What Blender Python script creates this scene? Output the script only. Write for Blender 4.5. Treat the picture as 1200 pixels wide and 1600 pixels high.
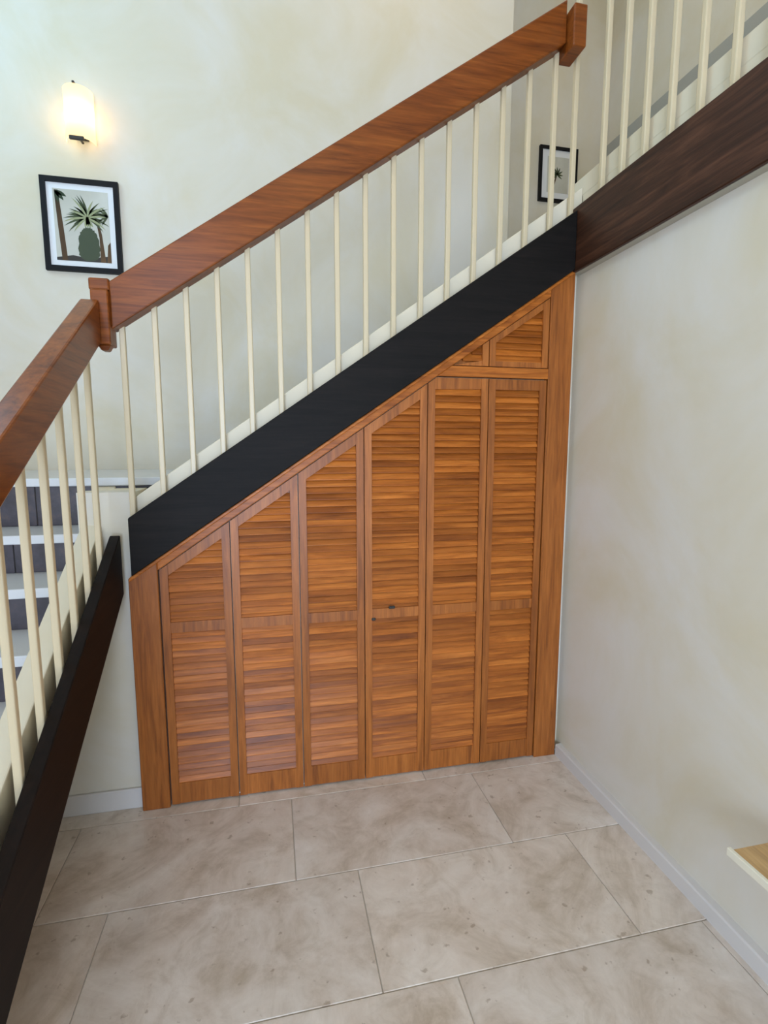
import bpy, bmesh, math, random
from mathutils import Vector, Matrix
random.seed(7)
scene = bpy.context.scene
COL = scene.collection
for o in list(bpy.data.objects): bpy.data.objects.remove(o)

# ------------------------------------------------------------------ camera
cam_d = bpy.data.cameras.new('camera'); cam = bpy.data.objects.new('camera', cam_d); COL.objects.link(cam)
cam_d.sensor_fit = 'VERTICAL'; cam_d.sensor_height = 36.0; cam_d.lens = 36.0 * 805 / 1600
cam_d.clip_start = 0.02
PIT, YAW = math.radians(7.2), math.radians(12.257)
cam.location = (0, 0, 1.5)
cam.rotation_euler = (math.pi/2 - PIT, 0, -YAW)
scene.camera = cam

# ------------------------------------------------------------------ world, lights, exposure
scene.view_settings.view_transform = 'Standard'; scene.view_settings.look = 'None'
scene.view_settings.gamma = 1.0; scene.view_settings.use_curve_mapping = False
scene.view_settings.exposure = 0.0
W = bpy.data.worlds.new('world'); scene.world = W; W.use_nodes = True
bg = W.node_tree.nodes['Background']; bg.inputs[0].default_value = (0.55, 0.72, 1.0, 1); bg.inputs[1].default_value = 1.0

def area(name, loc, rot, sx, sy, power, color):
    l = bpy.data.lights.new(name, 'AREA'); l.shape = 'RECTANGLE'; l.size = sx; l.size_y = sy
    l.energy = power; l.color = color
    o = bpy.data.objects.new(name, l); COL.objects.link(o); o.location = loc; o.rotation_euler = rot
    return o
# daylight entering through the tall stair window (left wall) and the glazed door behind the viewer
area('stair_window_daylight', (-1.86, 2.2, 3.70), (0, -math.pi/2, 0), 1.3, 1.3, 15, (0.34, 0.76, 1.0))
area('glazed_door_daylight', (-0.5, -2.94, 1.25), (math.pi/2, 0, 0), 1.9, 2.2, 180, (0.57, 0.735, 1.0))
area('high_window_daylight', (-1.2, -2.94, 3.65), (math.pi/2, 0, 0), 0.9, 1.1, 24, (0.57, 0.735, 1.0))

# ------------------------------------------------------------------ helpers
def link(o, parent=None):
    COL.objects.link(o)
    if parent is not None:
        o.parent = parent
        base = parent.location.copy(); p = parent.parent
        while p is not None: base += p.location; p = p.parent
        o.location = o.location - base
    return o
def mesh_obj(name, verts, faces, mat, parent=None, bev=0.0, seg=1, smooth=False):
    vs = [Vector(v) for v in verts]
    lo = Vector([min(v[i] for v in vs) for i in range(3)]); hi = Vector([max(v[i] for v in vs) for i in range(3)])
    c = Vector(((lo.x+hi.x)/2, (lo.y+hi.y)/2, lo.z))
    bm = bmesh.new(); bvs = [bm.verts.new(v - c) for v in vs]
    for f in faces: bm.faces.new([bvs[i] for i in f])
    bmesh.ops.recalc_face_normals(bm, faces=bm.faces)
    if bev > 0: bmesh.ops.bevel(bm, geom=list(bm.edges), offset=bev, segments=seg, profile=0.5, affect='EDGES', clamp_overlap=True)
    me = bpy.data.meshes.new(name); bm.to_mesh(me); bm.free(); me.materials.append(mat)
    if smooth:
        for p in me.polygons: p.use_smooth = True
    o = bpy.data.objects.new(name, me); o.location = c
    return link(o, parent)
BF = [(0,1,3,2),(4,6,7,5),(0,4,5,1),(2,3,7,6),(0,2,6,4),(1,5,7,3)]
def bverts(x0,x1,y0,y1,z0,z1): return [(x,y,z) for x in (x0,x1) for y in (y0,y1) for z in (z0,z1)]
def box(name, x0,x1,y0,y1,z0,z1, mat, parent=None, bev=0.002, seg=1):
    return mesh_obj(name, bverts(x0,x1,y0,y1,z0,z1), BF, mat, parent, bev, seg)
def boxes(name, lst, mat, parent=None):
    v, f = [], []
    for b in lst:
        n = len(v); v += bverts(*b); f += [tuple(i+n for i in q) for q in BF]
    return mesh_obj(name, v, f, mat, parent, 0)
def prism(name, pts, axis, a0, a1, mat, parent=None, bev=0.002, seg=1):
    n = len(pts)
    def P(p, a):
        return (a, p[0], p[1]) if axis == 'x' else ((p[0], a, p[1]) if axis == 'y' else (p[0], p[1], a))
    v = [P(p, a0) for p in pts] + [P(p, a1) for p in pts]
    f = [tuple(range(n)), tuple(range(2*n-1, n-1, -1))] + [(i, (i+1) % n, n+(i+1) % n, n+i) for i in range(n)]
    return mesh_obj(name, v, f, mat, parent, bev, seg)
def empty(name, loc):
    o = bpy.data.objects.new(name, None); o.location = loc; o.empty_display_size = 0.1
    COL.objects.link(o); return o
def tag(o, label, cat, group=None):
    o['label'] = label; o['category'] = cat
    if group: o['group'] = group
    return o
def struct(o, label=None):
    o['kind'] = 'structure'
    if label: o['label'] = label
    return o

# ------------------------------------------------------------------ materials
def newmat(name, rough=0.5, spec=0.5, coat=0.0):
    m = bpy.data.materials.new(name); m.use_nodes = True
    b = m.node_tree.nodes['Principled BSDF']
    b.inputs['Roughness'].default_value = rough; b.inputs['Specular IOR Level'].default_value = spec
    if coat: b.inputs['Coat Weight'].default_value = coat; b.inputs['Coat Roughness'].default_value = 0.15
    return m, m.node_tree, b
def plain(name, col, rough=0.5, **k):
    m, t, b = newmat(name, rough, **k); b.inputs['Base Color'].default_value = (*col, 1); return m
def ramp(t, fac, stops):
    r = t.nodes.new('ShaderNodeValToRGB'); e = r.color_ramp.elements
    while len(e) < len(stops): e.new(0.5)
    for el, (p, c) in zip(e, stops): el.position = p; el.color = (*c, 1)
    t.links.new(fac, r.inputs[0]); return r.outputs[0]
def coords(t, scale, rand=0.0):
    g = t.nodes.new('ShaderNodeNewGeometry'); mp = t.nodes.new('ShaderNodeMapping')
    mp.inputs['Scale'].default_value = scale
    t.links.new(g.outputs['Position'], mp.inputs['Vector'])
    if rand:
        oi = t.nodes.new('ShaderNodeObjectInfo'); mu = t.nodes.new('ShaderNodeMath'); mu.operation = 'MULTIPLY'; mu.inputs[1].default_value = rand
        t.links.new(oi.outputs['Random'], mu.inputs[0]); cx = t.nodes.new('ShaderNodeCombineXYZ')
        for i in range(3): t.links.new(mu.outputs[0], cx.inputs[i])
        t.links.new(cx.outputs[0], mp.inputs['Location'])
    return mp.outputs[0]
def noise(t, vec, scale, detail=6, rough=0.6, dist=0.0):
    n = t.nodes.new('ShaderNodeTexNoise'); n.inputs['Scale'].default_value = scale; n.inputs['Detail'].default_value = detail
    n.inputs['Roughness'].default_value = rough; n.inputs['Distortion'].default_value = dist
    t.links.new(vec, n.inputs['Vector']); return n.outputs[0]
def bump(t, b, h, strength, dist=0.005):
    bp = t.nodes.new('ShaderNodeBump'); bp.inputs['Strength'].default_value = strength; bp.inputs['Distance'].default_value = dist
    t.links.new(h, bp.inputs['Height']); t.links.new(bp.outputs[0], b.inputs['Normal'])
def mixc(t, fac, a, b, mode='MIX'):
    m = t.nodes.new('ShaderNodeMix'); m.data_type = 'RGBA'; m.blend_type = mode
    if isinstance(fac, float): m.inputs[0].default_value = fac
    else: t.links.new(fac, m.inputs[0])
    for s, i in ((a, 6), (b, 7)):
        if isinstance(s, tuple): m.inputs[i].default_value = (*s, 1)
        else: t.links.new(s, m.inputs[i])
    return m.outputs[2]
def wood(name, grain, dark, mid, light, rough=0.35, coat=0.0, rand=13.0, var=0.25, bmp=0.15, spec=0.5):
    m, t, b = newmat(name, rough, spec, coat)
    s = {'x': (0.9, 9, 14), 'z': (14, 9, 0.9), 'y': (9, 0.9, 14), 'sx': None}[grain]
    v = coords(t, s, rand)
    n1 = noise(t, v, 2.2, 8, 0.65, 0.9); n2 = noise(t, v, 9.0, 4, 0.6)
    c = ramp(t, n1, [(0.3, dark), (0.5, mid), (0.72, light)])
    f = ramp(t, n2, [(0.35, (0.72,)*3), (0.65, (1.08,)*3)])
    c = mixc(t, 0.7, c, f, 'MULTIPLY')
    oi = t.nodes.new('ShaderNodeObjectInfo')
    hv = ramp(t, oi.outputs['Random'], [(0.0, (1-var, 1-var*1.15, 1-var*1.2)), (1.0, (1+var*0.6,)*3)])
    c = mixc(t, 1.0, c, hv, 'MULTIPLY')
    t.links.new(c, b.inputs['Base Color']); bump(t, b, n2, bmp, 0.002)
    return m
def plaster(name, a, c2):
    m, t, b = newmat(name, 0.75, 0.25)
    v = coords(t, (1, 1, 1)); n1 = noise(t, v, 1.6, 5, 0.6, 0.6); n2 = noise(t, v, 60, 4, 0.6)
    t.links.new(ramp(t, n1, [(0.35, a), (0.65, c2)]), b.inputs['Base Color']); bump(t, b, n2, 0.08, 0.002)
    return m
M_WALL = plaster('cream_wall_paint', (0.69, 0.615, 0.455), (0.745, 0.70, 0.615))
M_CURB = plaster('white_curb_paint', (0.77, 0.68, 0.50), (0.80, 0.725, 0.57))
M_CEIL = plaster('ceiling_paint', (0.82, 0.80, 0.75), (0.85, 0.83, 0.78))
M_BASE = plain('baseboard_paint', (0.70, 0.66, 0.62), 0.5)
M_FASC = plain('fascia_shade_grey', (0.40, 0.385, 0.31), 0.6)  # shade put into the colour: olive-grey stands in for the shaded cream underside
M_GREY = plain('grey_paint', (0.40, 0.39, 0.35), 0.5)
M_CREAM = plain('baluster_cream_paint', (0.69, 0.57, 0.37), 0.35)
DO, MO, LO = (0.23, 0.058, 0.009), (0.45, 0.130, 0.018), (0.62, 0.205, 0.035)
M_SLAT = wood('slat_wood', 'x', DO, MO, LO, 0.38, 0.0, 31.0, 0.28, 0.15, 0.28)
M_STILE = wood('door_frame_wood', 'z', (0.22, 0.062, 0.011), (0.39, 0.118, 0.019), (0.50, 0.165, 0.032), 0.4, 0.0, 17.0, 0.15, 0.15, 0.4)
M_RAIL = wood('handrail_wood', 'x', (0.13, 0.030, 0.005), (0.25, 0.064, 0.009), (0.36, 0.105, 0.017), 0.3, 0.0, 5.0, 0.1, 0.08, 0.35)
M_RAILY = wood('handrail_wood_lengthwise', 'y', (0.13, 0.030, 0.005), (0.25, 0.064, 0.009), (0.36, 0.105, 0.017), 0.3, 0.0, 5.0, 0.1, 0.08, 0.35)
M_BLACK = wood('ebony_stained_board', 'x', (0.006, 0.005, 0.004), (0.009, 0.0072, 0.0062), (0.014, 0.0105, 0.009), 0.6, 0.0, 3.0, 0.1, 0.1, 0.16)
M_BLACKY = wood('ebony_stained_board_lengthwise', 'y', (0.008, 0.0045, 0.003), (0.012, 0.0065, 0.0045), (0.018, 0.009, 0.006), 0.6, 0.0, 3.0, 0.1, 0.1, 0.16)
M_WALNUT = wood('walnut_stained_board', 'y', (0.024, 0.009, 0.004), (0.064, 0.024, 0.0115), (0.14, 0.058, 0.030), 0.5, 0.0, 3.0, 0.1, 0.2, 0.25)
M_SHELF = wood('shelf_wood', 'y', (0.42, 0.24, 0.09), (0.52, 0.32, 0.13), (0.60, 0.39, 0.18), 0.35, 0.1, 3.0, 0.1, 0.05)
M_SHELFE = plain('shelf_edge_cream', (0.82, 0.76, 0.60), 0.4)
M_TREAD = plain('tread_stone', (0.66, 0.66, 0.66), 0.25)
M_GROUT = plain('grout', (0.52, 0.45, 0.36), 0.85)
M_FRAME = plain('black_frame_lacquer', (0.006, 0.005, 0.006), 0.55, spec=0.2)
M_MAT = plain('picture_mat_board', (0.80, 0.80, 0.80), 0.6)
M_METAL = plain('dark_bronze_metal', (0.03, 0.025, 0.02), 0.35)
M_WHITE = plain('white_joinery_paint', (0.80, 0.80, 0.78), 0.4)
def tile_mat():
    m, t, b = newmat('travertine', 0.32, 0.5)
    v = coords(t, (1, 1, 1), 9.0)
    n1 = noise(t, v, 2.4, 10, 0.68, 1.6); n2 = noise(t, v, 9, 8, 0.7, 0.8); n3 = noise(t, v, 34, 3, 0.5)
    c = ramp(t, n1, [(0.30, (0.53, 0.44, 0.34)), (0.46, (0.69, 0.60, 0.51)), (0.60, (0.77, 0.695, 0.61)), (0.78, (0.84, 0.78, 0.71))])
    c = mixc(t, 0.8, c, ramp(t, n2, [(0.33, (0.84, 0.79, 0.73)), (0.50, (1.03, 1.01, 0.99)), (0.66, (1.12, 1.11, 1.11))]), 'MULTIPLY')
    pit = ramp(t, n3, [(0.27, (0.62, 0.56, 0.50)), (0.33, (1, 1, 1))])
    c = mixc(t, 0.8, c, pit, 'MULTIPLY')
    oi = t.nodes.new('ShaderNodeObjectInfo')
    c = mixc(t, 1.0, c, ramp(t, oi.outputs['Random'], [(0, (0.93, 0.92, 0.91)), (1, (1.03, 1.02, 1.0))]), 'MULTIPLY')
    t.links.new(c, b.inputs['Base Color']); bump(t, b, n2, 0.05, 0.002)
    rr = t.nodes.new('ShaderNodeMapRange'); rr.inputs[3].default_value = 0.26; rr.inputs[4].default_value = 0.45
    t.links.new(n2, rr.inputs[0]); t.links.new(rr.outputs[0], b.inputs['Roughness'])
    return m
M_TILE = tile_mat()
def slate_mat():
    m, t, b = newmat('riser_slate', 0.3, 0.5)
    v = coords(t, (1, 1, 1), 7.0); n1 = noise(t, v, 14, 6, 0.65)
    t.links.new(ramp(t, n1, [(0.3, (0.035, 0.028, 0.035)), (0.55, (0.065, 0.056, 0.07)), (0.75, (0.12, 0.085, 0.075))]), b.inputs['Base Color'])
    return m
M_SLATE = slate_mat()
def emis(name, col, strength, base=(0.8, 0.8, 0.8)):
    m, t, b = newmat(name, 0.4); b.inputs['Base Color'].default_value = (*base, 1)
    b.inputs['Emission Color'].default_value = (*col, 1); b.inputs['Emission Strength'].default_value = strength
    return m

# ------------------------------------------------------------------ key dimensions (metres)
YW = 2.172          # wall face under the stairs
YB = 3.25           # back wall of the stairwell
XR = 1.350          # right wall face
XL = -1.90          # left wall face
XO = 2.45           # outer wall of the gallery
YH = 3.65           # back wall of the gallery passage
YREAR = -3.0
ZC = 4.75           # ceiling
zb = lambda x: 1.372 + 0.682*x     # underside of the middle string board
zt = lambda x: 1.603 + 0.690*x     # its top
zrt = lambda x: 2.465 + 0.677*x    # middle handrail top
zrb = lambda x: 2.300 + 0.680*x    # middle handrail underside
LT = lambda y: 0.900 + 0.60*(y-1.69)     # left string board top
LB = lambda y: 0.662 + 0.612*(y-1.69)    # left string board underside
LRT = lambda y: 1.775 + 0.65*(y-1.70)    # left handrail
LRB = lambda y: 1.632 + 0.63*(y-1.70)
LC = lambda y: 0.975 + 0.60*(y-1.80)     # left curb top
ZG = 2.60           # gallery floor
ZL = 1.37           # landing

# ------------------------------------------------------------------ setting
floor = struct(box('floor', XL, XR, YREAR, YW, -0.10, -0.004, M_GROUT, None, 0), 'pale travertine tile floor in running bond')
TW, TH = 0.82, 0.43
for k in range(-3, 10):                      # courses of tiles, stepping 0.218 m sideways from course to course
    y1 = 1.22 - TH*k; y0 = max(y1 - TH, YREAR); y1 = min(y1, YW)
    if y1 - y0 < 0.02: continue
    x = 0.263 + 0.218*(k+1) - 8*TW
    while x < XR:
        a, b_ = max(x, XL), min(x+TW, XR)
        if b_ - a > 0.02: box('tile', a+0.0015, b_-0.0015, y0+0.0015, y1-0.0015, -0.02, 0.0, M_TILE, floor, 0.0015)
        x += TW
struct(prism('wall_understair', [(XL, 0), (XR, 0), (XR, zb(1.337)-0.01), (-0.53, zb(-0.53)-0.005), (-0.53, 1.325), (-0.735, 1.325), (-0.735, 1.02), (XL, 1.02)], 'y', YW, YW+0.10, M_WALL, None, 0), 'cream wall under the stair landing, left of the louvred cupboard')
struct(box('wall_back', XL, 1.515, YB, YB+0.5, 0.8, ZC, M_WALL, None, 0), 'tall cream wall behind the middle flight of stairs')
struct(box('wall_passage', 1.515, XO, YH, YH+0.1, ZG-0.3, ZC, M_WALL, None, 0), 'cream wall set back at the top of the stairs')
struct(box('wall_right', XR, XR+0.12, YREAR, YW+0.1, 0, 2.36, M_WALL, None, 0), 'cream wall below the upper gallery on the right')
struct(box('wall_gallery', XO, XO+0.1, YREAR, YH+0.1, ZG-0.3, ZC, M_WALL, None, 0), 'cream outer wall of the upper gallery')
# left wall with the stair window opening
wy0, wy1, wz0, wz1 = 1.50, 2.90, 3.00, 4.40
def wall_with_hole(name, plane, a0, a1, z0, z1, h0, h1, hz0, hz1, t0, t1, mat):
    v, f = [], []
    for (p, q, r, s) in ((a0, h0, z0, z1), (h1, a1, z0, z1), (h0, h1, z0, hz0), (h0, h1, hz1, z1)):
        if q - p < 1e-4 or s - r < 1e-4: continue
        n = len(v)
        v += bverts(t0, t1, p, q, r, s) if plane == 'x' else bverts(p, q, t0, t1, r, s)
        f += [tuple(i+n for i in qd) for qd in BF]
    return mesh_obj(name, v, f, mat, None, 0)
struct(wall_with_hole('wall_left', 'x', YREAR, YB+0.1, 0, ZC, wy0, wy1, wz0, wz1, XL-0.12, XL, M_WALL), 'cream wall on the outer side of the lower flight')
v_, f_ = [], []
for (a, b, c, d) in ((XL, -1.66, 0, ZC), (-0.74, XO, 2.4, ZC), (-1.66, -0.74, 4.21, ZC), (-1.66, -0.74, 2.4, 3.09), (-1.66, -1.46, 0, 2.4), (0.46, XO, 0, 2.4), (-1.46, 0.46, 0, 0.10)):
    n = len(v_); v_ += bverts(a, b, YREAR-0.12, YREAR, c, d); f_ += [tuple(i+n for i in q) for q in BF]
struct(mesh_obj('wall_rear', v_, f_, M_WALL, None, 0), 'cream wall behind the viewer')
struct(box('ceiling', XL-0.1, XO+0.1, YREAR-0.1, YH+0.1, ZC, ZC+0.1, M_CEIL, None, 0), 'white ceiling over the stairwell')
w1 = struct(boxes('window_1', [(XL-0.10, XL-0.04, wy0, wy0+0.05, wz0, wz1), (XL-0.10, XL-0.04, wy1-0.05, wy1, wz0, wz1), (XL-0.10, XL-0.04, wy0, wy1, wz0, wz0+0.05), (XL-0.10, XL-0.04, wy0, wy1, wz1-0.05, wz1), (XL-0.09, XL-0.05, 2.18, 2.22, wz0, wz1)], M_WHITE), 'white framed stair window')
def frame_xz(name, x0, x1, z0, z1, label, midx=None):
    a, b = YREAR-0.10, YREAR-0.04
    L = [(x0, x0+0.06, a, b, z0, z1), (x1-0.06, x1, a, b, z0, z1), (x0, x1, a, b, z1-0.06, z1), (x0, x1, a, b, z0, z0+0.06)]
    if midx is not None: L.append((midx-0.04, midx+0.04, a+0.01, b-0.01, z0, z1))
    return struct(boxes(name, L, M_WHITE), label)
frame_xz('door_1', -1.46, 0.46, 0.10, 2.40, 'white framed glazed double door', -0.5)
frame_xz('window_2', -1.66, -0.74, 3.09, 4.21, 'high white framed window')
# baseboards
struct(prism('baseboard_right', [(XR, 0), (1.321, 0), (1.321, 0.052), (1.325, 0.058), (XR, 0.058)], 'y', YREAR, 2.128, M_BASE, None, 0), 'low pale baseboard along the right wall')
struct(box('baseboard_back', XL, -0.562, YW-0.014, YW, 0, 0.088, M_BASE, None, 0.003), 'pale baseboard left of the cupboard')
# upper gallery slab
fu = struct(box('floor_upper', 1.372, XO, YREAR, 2.185, 2.30, ZG, M_CURB, None, 0), 'upper gallery floor slab')
struct(box('trim_1', XO-0.03, XO, YREAR, YH, 3.54, 3.655, M_GREY, None, 0.004), 'grey strip along the outer gallery wall')

# ------------------------------------------------------------------ staircase
st = tag(empty('staircase', (-1.2, 1.4, 0)), 'pale stone stairs with dark tiled risers climbing behind the railings to the upper floor', 'staircase')
RISE, GO, YTOP = 0.146, 0.237, 2.40
tiles_r = 5
def riser(axis, pos, a0, a1, z0, z1):
    if axis == 'y':
        r = box('riser', a0, a1, pos+0.012, pos+0.03, z0, z1, M_GROUT, st, 0)
        n = max(1, round((a1-a0)/0.235)); w = (a1-a0)/n
        for i in range(n): box('riser_tile', a0+i*w+0.002, a0+(i+1)*w-0.002, pos, pos+0.012, z0+0.001, z1-0.001, M_SLATE, r, 0.001)
    else:
        box('riser', pos, pos+0.03, a0, a1, z0, z1, M_SLATE, st, 0.001)
XS1 = -0.725
# lower flight
zz = 1.17
for i in range(8):
    ynose = YTOP - GO*(i+1); z = zz - RISE*i
    box('tread', XL, XS1, ynose-0.015, ynose+GO+0.012, z-0.034, z, M_TREAD, st, 0.004, 2)
    riser('y', ynose+0.0, XL, XS1, max(0, z-RISE), z-0.034)
riser('y', YTOP, XL, -0.50, 1.17, ZL-0.034)
box('landing', XL, -0.175, YTOP-0.015, YB, ZL-0.034, ZL, M_TREAD, st, 0.003)
prism('flight_slab', [(0.72, 0), (0.95, 0), (2.44, 0.98), (YB, 1.16), (YB, ZL-0.036), (2.43, ZL-0.036), (2.43, 1.13)], 'x', XL, XS1, M_WALL, st, 0)
prism('curb', [(0.30, max(0, LC(0.30))), (YTOP, LC(YTOP)), (YTOP, LC(YTOP)-0.42), (0.62, 0), (0.30, 0)], 'x', XS1, XS1+0.07, M_CURB, st, 0.004, 2)
box('landing_curb', XS1+0.07, -0.53, YW+0.10, YTOP, 1.0, 1.325, M_CURB, st, 0.004, 2)
# middle flight
RM = (ZG-ZL)/8
for i in range(7):
    xn = -0.19 + 0.24*i; z = ZL + RM*(i+1)
    box('tread', xn-0.015, xn+0.24+0.012, 2.285, YB, z-0.034, z, M_TREAD, st, 0.004)
    riser('x', xn, 2.285, YB, z-RM, z-0.034)
riser('x', 1.49, 2.285, YB, ZG-RM, ZG-0.034)
box('upper_landing', 1.475, XO, 2.187, YH, ZG-0.034, ZG, M_TREAD, st, 0.003)
prism('flight_slab', [(-0.50, 1.10), (1.20, 2.24), (XO, 2.24), (XO, ZG-0.036), (1.52, ZG-0.036), (1.52, 2.36), (-0.17, 1.30), (-0.50, 1.30)], 'y', 2.285, YB, M_WALL, st, 0)
cm = lambda x: 1.675 + 0.70*x
prism('curb', [(-0.53, zb(-0.53)+0.01), (1.372, zb(1.372)+0.01), (1.372, 2.635), (-0.53, cm(-0.53))], 'y', 2.187, 2.285, M_CURB, st, 0.004, 2)
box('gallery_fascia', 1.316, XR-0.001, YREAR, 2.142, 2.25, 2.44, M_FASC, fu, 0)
box('gallery_curb', 1.372, 1.47, YREAR, 2.285, ZG, 2.68, M_CURB, fu, 0.004, 2)

# ------------------------------------------------------------------ railings
BW = 0.0205
def baluster(x, y, z0, z1, parent):
    return box('baluster', x-BW/2, x+BW/2, y-BW/2, y+BW/2, z0, z1, M_CREAM, parent, 0.004, 2)
# left railing
rl = tag(empty('stair_railing', (-0.61, 0.35, 0)), 'left railing coming down towards the viewer beside the lower flight', 'railing', 'stair railings')
ys = 0.35
prism('string_board', [(2.128, LT(2.128)), (2.128, LB(2.128)), (1.69-0.662/0.612, 0), (ys, 0), (ys, LT(ys))], 'x', -0.615, -0.577, M_BLACKY, rl, 0.003)
prism('handrail', [(2.075, LRT(2.075)), (2.075, LRB(2.075)), (ys-0.05, LRB(ys-0.05)), (ys-0.05, LRT(ys-0.05))], 'x', -0.644, -0.583, M_RAILY, rl, 0.006, 2)
for i in range(13):
    y = 2.05 - 0.141*i
    if y < 0.45: break
    baluster(-0.63, y, LT(y)-0.09, LRB(y)+0.02, rl)
box('newel_post', -0.66, -0.575, ys-0.075, ys-0.002, 0, LRB(ys)+0.0, M_RAILY, rl, 0.004)
# middle railing
rm = tag(empty('stair_railing', (0.35, 2.13, 1.0)), 'middle railing climbing left to right above the louvred cupboard', 'railing', 'stair railings')
prism('string_board', [(-0.54, zb(-0.54)), (1.298, zb(1.298)), (1.298, zt(1.298)), (-0.54, zt(-0.54))], 'y', 2.100, 2.142, M_BLACK, rm, 0.003)
prism('handrail', [(-0.555, zrb(-0.555)), (1.213, zrb(1.213)), (1.213, zrt(1.213)), (-0.555, zrt(-0.555))], 'y', 2.100, 2.170, M_RAIL, rm, 0.006, 2)
for i in range(16):
    x = -0.532 + 0.1155*i
    baluster(x, 2.1565, zt(x)-0.09, zrb(x)+0.02, rm)
baluster(1.2975, 2.1565, zt(1.29)-0.06, 3.50, rm)
nb = box('newel_block', -0.612, -0.553, 2.077, 2.16, 1.865, 2.055, M_RAIL, rm, 0.005, 2)
box('rail_end', -0.622, -0.553, 2.10, 2.165, 2.058, 2.10, M_RAIL, rm, 0.006, 2)
prism('newel_drop', [(-0.60, 1.865), (-0.555, 1.865), (-0.567, 1.845), (-0.588, 1.845)], 'y', 2.085, 2.125, M_RAIL, rm, 0.003)
box('newel_block', 1.215, 1.272, 2.05, 2.168, 3.085, 3.238, M_RAIL, rm, 0.005, 2)
# gallery railing
rr = tag(empty('stair_railing', (1.34, 0.0, 2.25)), 'level gallery railing above the right wall with a walnut brown string board', 'railing', 'stair railings')
box('string_board', 1.299, 1.316, YREAR, 2.142, 2.25, 2.517, M_WALNUT, rr, 0.003)
box('handrail', 1.31, 1.38, YREAR, 2.18, 3.50, 3.65, M_RAILY, rr, 0.006, 2)
for i in range(1, 40):
    y = 2.145 - 0.125*i
    if y < YREAR+0.1: break
    baluster(1.3505, y, 2.442, 3.51, rr)

# ------------------------------------------------------------------ louvred cupboard under the stairs
cb = tag(empty('understair_cupboard', (0.38, 2.15, 0)), 'orange brown louvred wooden cupboard filling the slope under the middle flight', 'cupboard')
F0, F1 = 2.130, YW-0.002
def inner(x): return zb(x) - 0.048
box_l = prism('frame_stile', [(-0.560, 0), (-0.452, 0), (-0.452, zb(-0.452)-0.002), (-0.560, zb(-0.560)-0.002)], 'y', F0, F1, M_STILE, cb, 0.003)
prism('frame_stile', [(1.208, 0), (1.320, 0), (1.320, zb(1.320)-0.002), (1.208, zb(1.208)-0.002)], 'y', F0, F1, M_STILE, cb, 0.003)
prism('head_trim', [(-0.452, zb(-0.452)-0.002), (-0.452, inner(-0.452)), (1.208, inner(1.208)), (1.208, zb(1.208)-0.002)], 'y', F0+0.001, F1, M_SLAT, cb, 0.003)
prism('head_moulding', [(-0.556, zb(-0.556)-0.001), (-0.556, zb(-0.556)-0.017), (1.318, zb(1.318)-0.017), (1.318, zb(1.318)-0.001)], 'y', F0-0.012, F0, M_SLAT, cb, 0.003)
prism('transom_rail', [(0.694, 1.798), (1.208, 1.798), (1.208, 1.842), (0.7585, 1.842)], 'y', F0+0.002, F1-0.001, M_SLAT, cb, 0.002)
def slat_mesh():
    bm = bmesh.new()
    d, t = 0.0335, 0.006
    prof = [(-d/2, -t/2), (-d/2+0.002, -t/2-0.001), (d/2, -t/2), (d/2, t/2), (-d/2+0.002, t/2+0.001), (-d/2, t/2)]
    a = math.radians(66)     # front edge low, back edge high
    pr = [(p*math.cos(a) - q*math.sin(a), p*math.sin(a) + q*math.cos(a)) for p, q in prof]
    vs = [[bm.verts.new((x, p, q)) for p, q in pr] for x in (-0.5, 0.5)]
    n = len(pr)
    bm.faces.new(vs[0]); bm.faces.new(vs[1][::-1])
    for i in range(n): bm.faces.new((vs[0][i], vs[0][(i+1) % n], vs[1][(i+1) % n], vs[1][i]))
    bmesh.ops.recalc_face_normals(bm, faces=bm.faces)
    me = bpy.data.meshes.new('slat'); bm.to_mesh(me); bm.free(); me.materials.append(M_SLAT); return me
SLAT = slat_mesh()
PITCH = 0.0275
def slats(parent, xl, xr, z0, ztop, skip=(), yc=None):
    """ztop(x): underside of the top rail"""
    z = z0; idx = 0
    while z < max(ztop(xl), ztop(xr)):
        if not any(a < z < b for a, b in skip):
            a, b = xl, xr
            if ztop(xl) < z - 0.0155:      # clipped by the slope
                s = (ztop(xr)-ztop(xl))/(xr-xl)
                if s > 0.01: a = xl + (z - 0.0155 - ztop(xl))/s
                else: break
            if b - a > 0.03:
                o = bpy.data.objects.new('slat', SLAT); o.location = ((a+b)/2, yc, z); o.scale = (b-a, 1, 1)
                o.rotation_euler = (random.uniform(-0.05, 0.05), 0, 0)
                link(o, parent)
        z += PITCH; idx += 1
DX0, DW = -0.448, 0.2755
DF, DB = 2.137, 2.168
SW = 0.031
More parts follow.
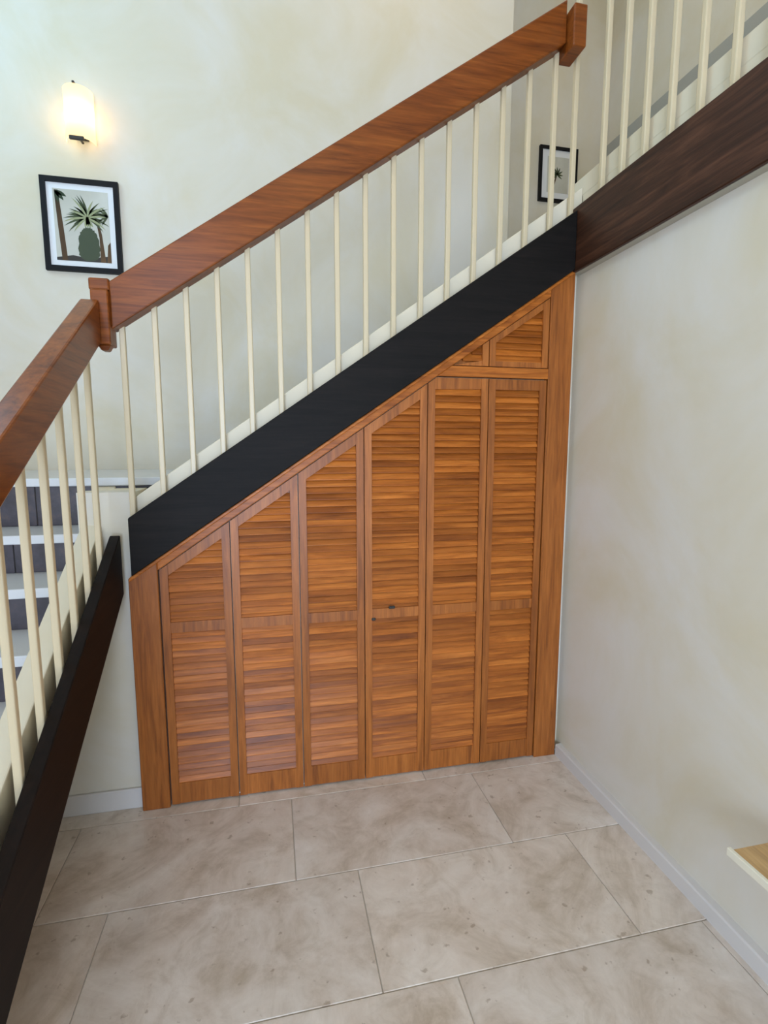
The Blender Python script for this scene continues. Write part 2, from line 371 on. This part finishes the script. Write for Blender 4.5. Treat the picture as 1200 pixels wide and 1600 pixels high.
for i in range(6):
    x0 = DX0 + DW*i + 0.002; x1 = DX0 + DW*(i+1) - 0.002
    lim = 1.793 if i >= 4 else 9
    top = lambda x: min(inner(x) - 0.004, lim)
    TR = 0.045
    inn = lambda x: top(x) - TR
    v, f = [], []
    def addp(pts, y0, y1):
        n = len(v); m = len(pts)
        v.extend([(p[0], y0, p[1]) for p in pts]); v.extend([(p[0], y1, p[1]) for p in pts])
        f.append(tuple(range(n, n+m))); f.append(tuple(range(n+2*m-1, n+m-1, -1)))
        for q in range(m): f.append((n+q, n+(q+1) % m, n+m+(q+1) % m, n+m+q))
    zmid = 0.775
    addp([(x0, 0.008), (x0+SW, 0.008), (x0+SW, top(x0+SW)), (x0, top(x0))], DF, DB)
    addp([(x1-SW, 0.008), (x1, 0.008), (x1, top(x1)), (x1-SW, top(x1-SW))], DF, DB)
    a, b = x0+SW, x1-SW
    addp([(a, 0.008), (b, 0.008), (b, 0.098), (a, 0.098)], DF+0.003, DB-0.002)
    addp([(a, zmid-0.022), (b, zmid-0.022), (b, zmid+0.022), (a, zmid+0.022)], DF+0.003, DB-0.002)
    if i == 4:
        xk = (1.793+0.052-1.372)/0.682
        addp([(a, inn(a)), (b, inn(b)), (b, top(b)), (max(a, xk), top(max(a, xk))), (a, top(a))] if xk > a+0.005 else [(a, inn(a)), (b, inn(b)), (b, top(b)), (a, top(a))], DF+0.003, DB-0.002)
    else:
        addp([(a, inn(a)), (b, inn(b)), (b, top(b)), (a, top(a))], DF+0.003, DB-0.002)
    addp([(a, 0.09), (b, 0.09), (b, inn(b)+0.005), (a, inn(a)+0.005)], DB-0.004, DB-0.001)
    d = mesh_obj('door', v, f, M_STILE, cb, 0)
    if i == 3:
        for (cx_, w_, z_) in ((0.500, 0.028, 0.800), (0.418, 0.018, 0.752)): box('door_catch', cx_-w_/2, cx_+w_/2, DF-0.002, DF+0.004, z_-0.006, z_+0.006, M_METAL, d, 0.002)
    slats(d, a-0.002, b+0.002, 0.112, inn, ((zmid-0.03, zmid+0.024),), (DF+DB)/2)
# fixed triangular panels above the two right doors
for (x0, x1) in ((0.70, 0.926), (0.930, 1.205)):
    z0 = 1.846
    v, f = [], []
    xs = max(x0, (z0 + 0.048 + 0.004 - 1.372)/0.682)
    t2 = lambda x: inner(x) - 0.003
    addp([(x1-0.028, z0), (x1, z0), (x1, t2(x1)), (x1-0.028, t2(x1-0.028))], DF, DB)
    if x0 > 0.9: addp([(x0, z0), (x0+0.028, z0), (x0+0.028, t2(x0+0.028)), (x0, t2(x0))], DF, DB)
    a = max(x0+0.028, xs) if x0 > 0.9 else xs
    b = x1-0.028
    zb0 = z0+0.022
    addp([(a, z0), (b, z0), (b, zb0), (a, min(zb0, t2(a)))], DF+0.003, DB-0.002)
    if x0 > 0.9: addp([(a, t2(a)-0.03), (b, t2(b)-0.03), (b, t2(b)), (a, t2(a))], DF+0.003, DB-0.002)
    addp([(a, z0), (b, z0), (b, t2(b)), (a, t2(a))], DB-0.006, DB-0.001)
    p = mesh_obj('transom_panel', v, f, M_STILE, cb, 0)
    slats(p, a-0.002, b+0.002, zb0+0.014, (lambda x: t2(x)-0.03) if x0 > 0.9 else (lambda x: t2(x)-0.008), (), (DF+DB)/2)

# ------------------------------------------------------------------ wall shelf on the right wall
sh = tag(empty('wall_shelf', (1.23, 0.5, 0.44)), 'tan wooden shelf with a cream edge on the right wall, above the baseboard', 'shelf')
box('shelf_top', 1.138, XR, -0.3, 0.992, 0.452, 0.470, M_SHELF, sh, 0.002)
box('edge_strip', 1.126, 1.138, -0.3, 1.0, 0.449, 0.471, M_SHELFE, sh, 0.002)
box('bracket', 1.20, XR, 0.25, 0.28, 0.36, 0.452, M_SHELFE, sh, 0.002)

# ------------------------------------------------------------------ pictures
def leafpoly(cx, cz, ang, ln, w, bend):
    """palm frond outline in the x-z plane"""
    pts = []; N = 6
    up, dn = [], []
    for i in range(N+1):
        t = i/N; a = ang + bend*t
        x = cx + ln*t*math.cos(ang + bend*t*0.5); z = cz + ln*t*math.sin(ang + bend*t*0.5)
        ww = w*math.sin(math.pi*min(1, 0.15+0.85*t))*0.5
        up.append((x - math.sin(a)*ww, z + math.cos(a)*ww)); dn.append((x + math.sin(a)*ww, z - math.cos(a)*ww))
    return up + dn[::-1]
def flat(name, polys, y, mat, parent):
    v, f = [], []
    for p in polys:
        n = len(v); v += [(q[0], y, q[1]) for q in p]; f.append(tuple(range(n, n+len(p))))
    vs = v; o = mesh_obj(name, vs, f, mat, parent, 0); return o
def clip(p, x0, x1, z0, z1): return [(min(max(a, x0), x1), min(max(b, z0), z1)) for a, b in p]
M_PRINT = plaster('print_sky_paper', (0.52, 0.50, 0.42), (0.68, 0.67, 0.60))
M_FROND = plaster('print_frond_ink', (0.035, 0.05, 0.025), (0.16, 0.18, 0.09))
M_FRONDL = plain('print_pale_frond_ink', (0.30, 0.32, 0.16), 0.6)
M_TRUNK = plaster('print_trunk_ink', (0.05, 0.03, 0.015), (0.16, 0.09, 0.045))
M_BUSH = plain('print_bush_ink', (0.045, 0.06, 0.025), 0.6)
M_SOIL = plain('print_ground_ink', (0.03, 0.022, 0.015), 0.6)
def picture(x0, x1, z0, z1, yw, label, fw, mw, art):
    p = tag(empty('framed_picture', ((x0+x1)/2, yw, z0)), label, 'picture', 'framed palm prints')
    v = []; f = []
    yf = yw-0.022
    for (a, b, c, d) in ((x0, x1, z1-fw, z1), (x0, x1, z0, z0+fw), (x0, x0+fw, z0+fw, z1-fw), (x1-fw, x1, z0+fw, z1-fw)):
        n = len(v); v += bverts(a, b, yf, yw, c, d); f += [tuple(i+n for i in q) for q in BF]
    mesh_obj('frame', v, f, M_FRAME, p, 0)
    box('mat_board', x0+fw, x1-fw, yw-0.010, yw-0.002, z0+fw, z1-fw, M_MAT, p, 0)
    a0, a1, b0, b1 = x0+fw+mw, x1-fw-mw, z0+fw+mw, z1-fw-mw
    pr = box('print', a0, a1, yw-0.0115, yw-0.0100, b0, b1, M_PRINT, p, 0)
    art(pr, a0, a1, b0, b1, yw-0.0118)
    return p
def art1(pr, a0, a1, b0, b1, y):
    W_, H_ = a1-a0, b1-b0
    P = lambda u, v: (a0+u*W_, b0+v*H_)
    C = lambda p: clip(p, a0, a1, b0, b1)
    flat('ground', [C([P(0, 0), P(1, 0), P(1, 0.10), P(0.6, 0.05), P(0.3, 0.08), P(0, 0.04)])], y, M_SOIL, pr)
    flat('palm_trunk', [C([P(0.10, 0.0), P(0.20, 0.0), P(0.16, 0.45), P(0.10, 0.98), P(0.03, 0.98), P(0.06, 0.5)]),
                        C([P(0.80, 0.0), P(0.90, 0.0), P(0.85, 0.4), P(0.79, 0.62), P(0.75, 0.62), P(0.80, 0.35)]),
                        C([P(0.92, 0.0), P(1.0, 0.0), P(1.0, 0.30), P(0.95, 0.25)])], y-0.0002, M_TRUNK, pr)
    flat('shrub', [C([P(0.60+(0.19-0.05*math.sin(q*math.pi/24))*math.cos(q*math.pi/24)*(1+0.06*math.sin(q*2.3)), 0.25+0.24*math.copysign(abs(math.sin(q*math.pi/24))**0.6, math.sin(q*math.pi/24))*(1+0.05*math.cos(q*3.1))) for q in range(48)])], y-0.0003, M_BUSH, pr)
    cx, cz = P(0.60, 0.62); ln = 0.36*W_
    fr, fl = [], []
    rg = random.Random(3)
    for i in range(30):
        a = -25 + 235*i/29 + rg.uniform(-4, 4)
        (fl if i % 4 == 1 else fr).append(C(leafpoly(cx, cz, math.radians(a), ln*rg.uniform(0.75, 1.3), 0.04*W_, -0.5 if a < 90 else 0.5)))
    for a in (250, 265, 280, 295): fl.append(C(leafpoly(cx, cz, math.radians(a), ln*0.55, 0.06*W_, 0.2)))
    for a in (115, 135, 155, 175, 200, 225): fr.append(C(leafpoly(a1-0.02*W_, b0+0.66*H_, math.radians(a), ln*0.6, 0.04*W_, 0.4)))
    for a in (-15, -40, -70): fr.append(C(leafpoly(a0+0.05*W_, b0+0.96*H_, math.radians(a), ln*0.6, 0.08*W_, -0.3)))
    flat('frond', fr, y-0.0004, M_FROND, pr); flat('frond', fl, y-0.0005, M_FRONDL, pr)
def art2(pr, a0, a1, b0, b1, y):
    W_, H_ = a1-a0, b1-b0
    P = lambda u, v: (a0+u*W_, b0+v*H_)
    C = lambda p: clip(p, a0, a1, b0, b1)
    flat('palm_trunk', [C([P(0.20, 0.05), P(0.28, 0.05), P(0.48, 0.52), P(0.44, 0.54)])], y, M_TRUNK, pr)
    cx, cz = P(0.46, 0.52); fr = []
    for a in (20, 55, 85, 115, 150, 190, 225, -15, -45): fr.append(C(leafpoly(cx, cz, math.radians(a), 0.30*W_, 0.07*W_, 0.3)))
    flat('frond', fr, y-0.0003, M_FROND, pr)
picture(-1.158, -0.775, 2.447, 2.922, YB, 'black framed palm tree print on the back wall under the lit sconce', 0.026, 0.03, art1)
picture(1.926, 2.225, 3.262, 3.632, YH, 'small black framed print seen through the balusters at the top of the stairs', 0.020, 0.045, art2)

# ------------------------------------------------------------------ wall sconce
sc = tag(empty('wall_sconce', (-0.945, YB, 3.07)), 'lit wall sconce with a curved frosted shade above the palm picture', 'wall lamp')
def shade_mat():
    m, t, b = newmat('lit_frosted_glass', 0.4)
    nt = t.nodes; tr = nt.new('ShaderNodeBsdfTranslucent'); tr.inputs[0].default_value = (1.0, 0.93, 0.80, 1)
    em = nt.new('ShaderNodeEmission'); em.inputs[0].default_value = (1.0, 0.72, 0.36, 1); em.inputs[1].default_value = 0.55
    a = nt.new('ShaderNodeAddShader'); t.links.new(tr.outputs[0], a.inputs[0]); t.links.new(em.outputs[0], a.inputs[1])
    t.links.new(a.outputs[0], nt['Material Output'].inputs['Surface']); return m
M_SHADE = shade_mat()
M_BULB = emis('glowing_bulb', (1.0, 0.75, 0.42), 12.0)
cx, cy = -0.935, YB-0.035
v, f = [], []; NS = 16; rx, ry = 0.072, 0.075
for (r, s) in ((1.0, 0), (0.95, 1)):
    for z in (3.085, 3.335):
        for i in range(NS+1):
            a = math.pi*i/NS
            v.append((cx - math.cos(a)*rx*r, cy - math.sin(a)*ry*r, z))
n = NS+1
for i in range(NS):
    f += [(i, i+1, n+i+1, n+i), (2*n+i, 3*n+i, 3*n+i+1, 2*n+i+1), (i, 2*n+i, 2*n+i+1, i+1), (n+i, n+i+1, 3*n+i+1, 3*n+i)]
f += [(0, n, 3*n, 2*n), (NS, 2*n+NS, 3*n+NS, n+NS)]
mesh_obj('lamp_shade', v, f, M_SHADE, sc, 0, smooth=True)
box('back_plate', cx-0.03, cx+0.03, YB-0.012, YB, 3.12, 3.30, M_METAL, sc, 0.003)
box('bracket', cx-0.006, cx+0.006, cy-ry*0.9, YB-0.01, 3.098, 3.106, M_METAL, sc, 0.002)
box('bracket', cx-0.035, cx+0.035, cy-ry-0.008, cy-ry+0.004, 3.066, 3.086, M_METAL, sc, 0.003)
box('bracket', cx-0.006, cx+0.006, cy-ry-0.004, YB-0.01, 3.336, 3.346, M_METAL, sc, 0.002)
def cyl(name, cx, cy, z0, z1, r0, r1, mat, parent, N=14):
    v = [(cx+r0*math.cos(2*math.pi*i/N), cy+r0*math.sin(2*math.pi*i/N), z0) for i in range(N)] + [(cx+r1*math.cos(2*math.pi*i/N), cy+r1*math.sin(2*math.pi*i/N), z1) for i in range(N)]
    f = [tuple(range(N)), tuple(range(2*N-1, N-1, -1))] + [(i, (i+1) % N, N+(i+1) % N, N+i) for i in range(N)]
    return mesh_obj(name, v, f, mat, parent, 0.002)
cyl('bulb', cx, cy-0.012, 3.16, 3.26, 0.014, 0.014, M_BULB, sc)
def point(name, loc, power, col, r=0.02):
    l = bpy.data.lights.new(name, 'POINT'); l.energy = power; l.color = col; l.shadow_soft_size = r
    o = bpy.data.objects.new(name, l); COL.objects.link(o); o.location = loc; return o
for dx in (-0.04, 0.04):
    point('sconce_glow', (cx+dx, cy-0.004, 3.21), 0.2, (1.0, 0.55, 0.18), 0.015)

# ------------------------------------------------------------------ ceiling lamps (overhead, out of frame)
M_LAMP = emis('warm_lamp_glass', (1.0, 0.84, 0.60), 6.0)
for nm, x, y, p in (('near the back wall of the stairwell', 0.75, 2.6, 3.2), ('behind the viewer', 0.2, -2.35, 6), ('behind the viewer near the gallery', 0.55, -1.9, 6), ('over the gallery', 1.9, 2.2, 2.0)):
    cl = tag(empty('ceiling_lamp', (x, y, ZC-0.07)), 'round warm ceiling lamp ' + nm, 'ceiling lamp', 'warm ceiling lamps')
    cyl('lamp_base', x, y, ZC-0.02, ZC, 0.12, 0.12, M_WHITE, cl, 24)
    cyl('lamp_glass', x, y, ZC-0.07, ZC-0.021, 0.06, 0.105, M_LAMP, cl, 24)
    point('ceiling_lamp_light', (x, y, ZC-0.14), p, (1.0, 0.74, 0.40), 0.06)
px, py, pz = -0.85, 0.75, 3.75
pl = tag(empty('pendant_lamp', (px, py, pz)), 'warm glass pendant lamp hanging from the ceiling over the stairwell', 'pendant lamp')
cyl('canopy', px, py, ZC-0.03, ZC, 0.05, 0.06, M_METAL, pl, 20)
cyl('cord', px, py, pz+0.14, ZC-0.031, 0.004, 0.004, M_METAL, pl, 8)
cyl('socket', px, py, pz+0.08, pz+0.139, 0.022, 0.018, M_METAL, pl, 16)
cyl('lamp_glass', px, py, pz, pz+0.079, 0.05, 0.03, M_LAMP, pl, 24)
point('pendant_lamp_light', (px, py, pz-0.06), 8, (1.0, 0.74, 0.42), 0.045)
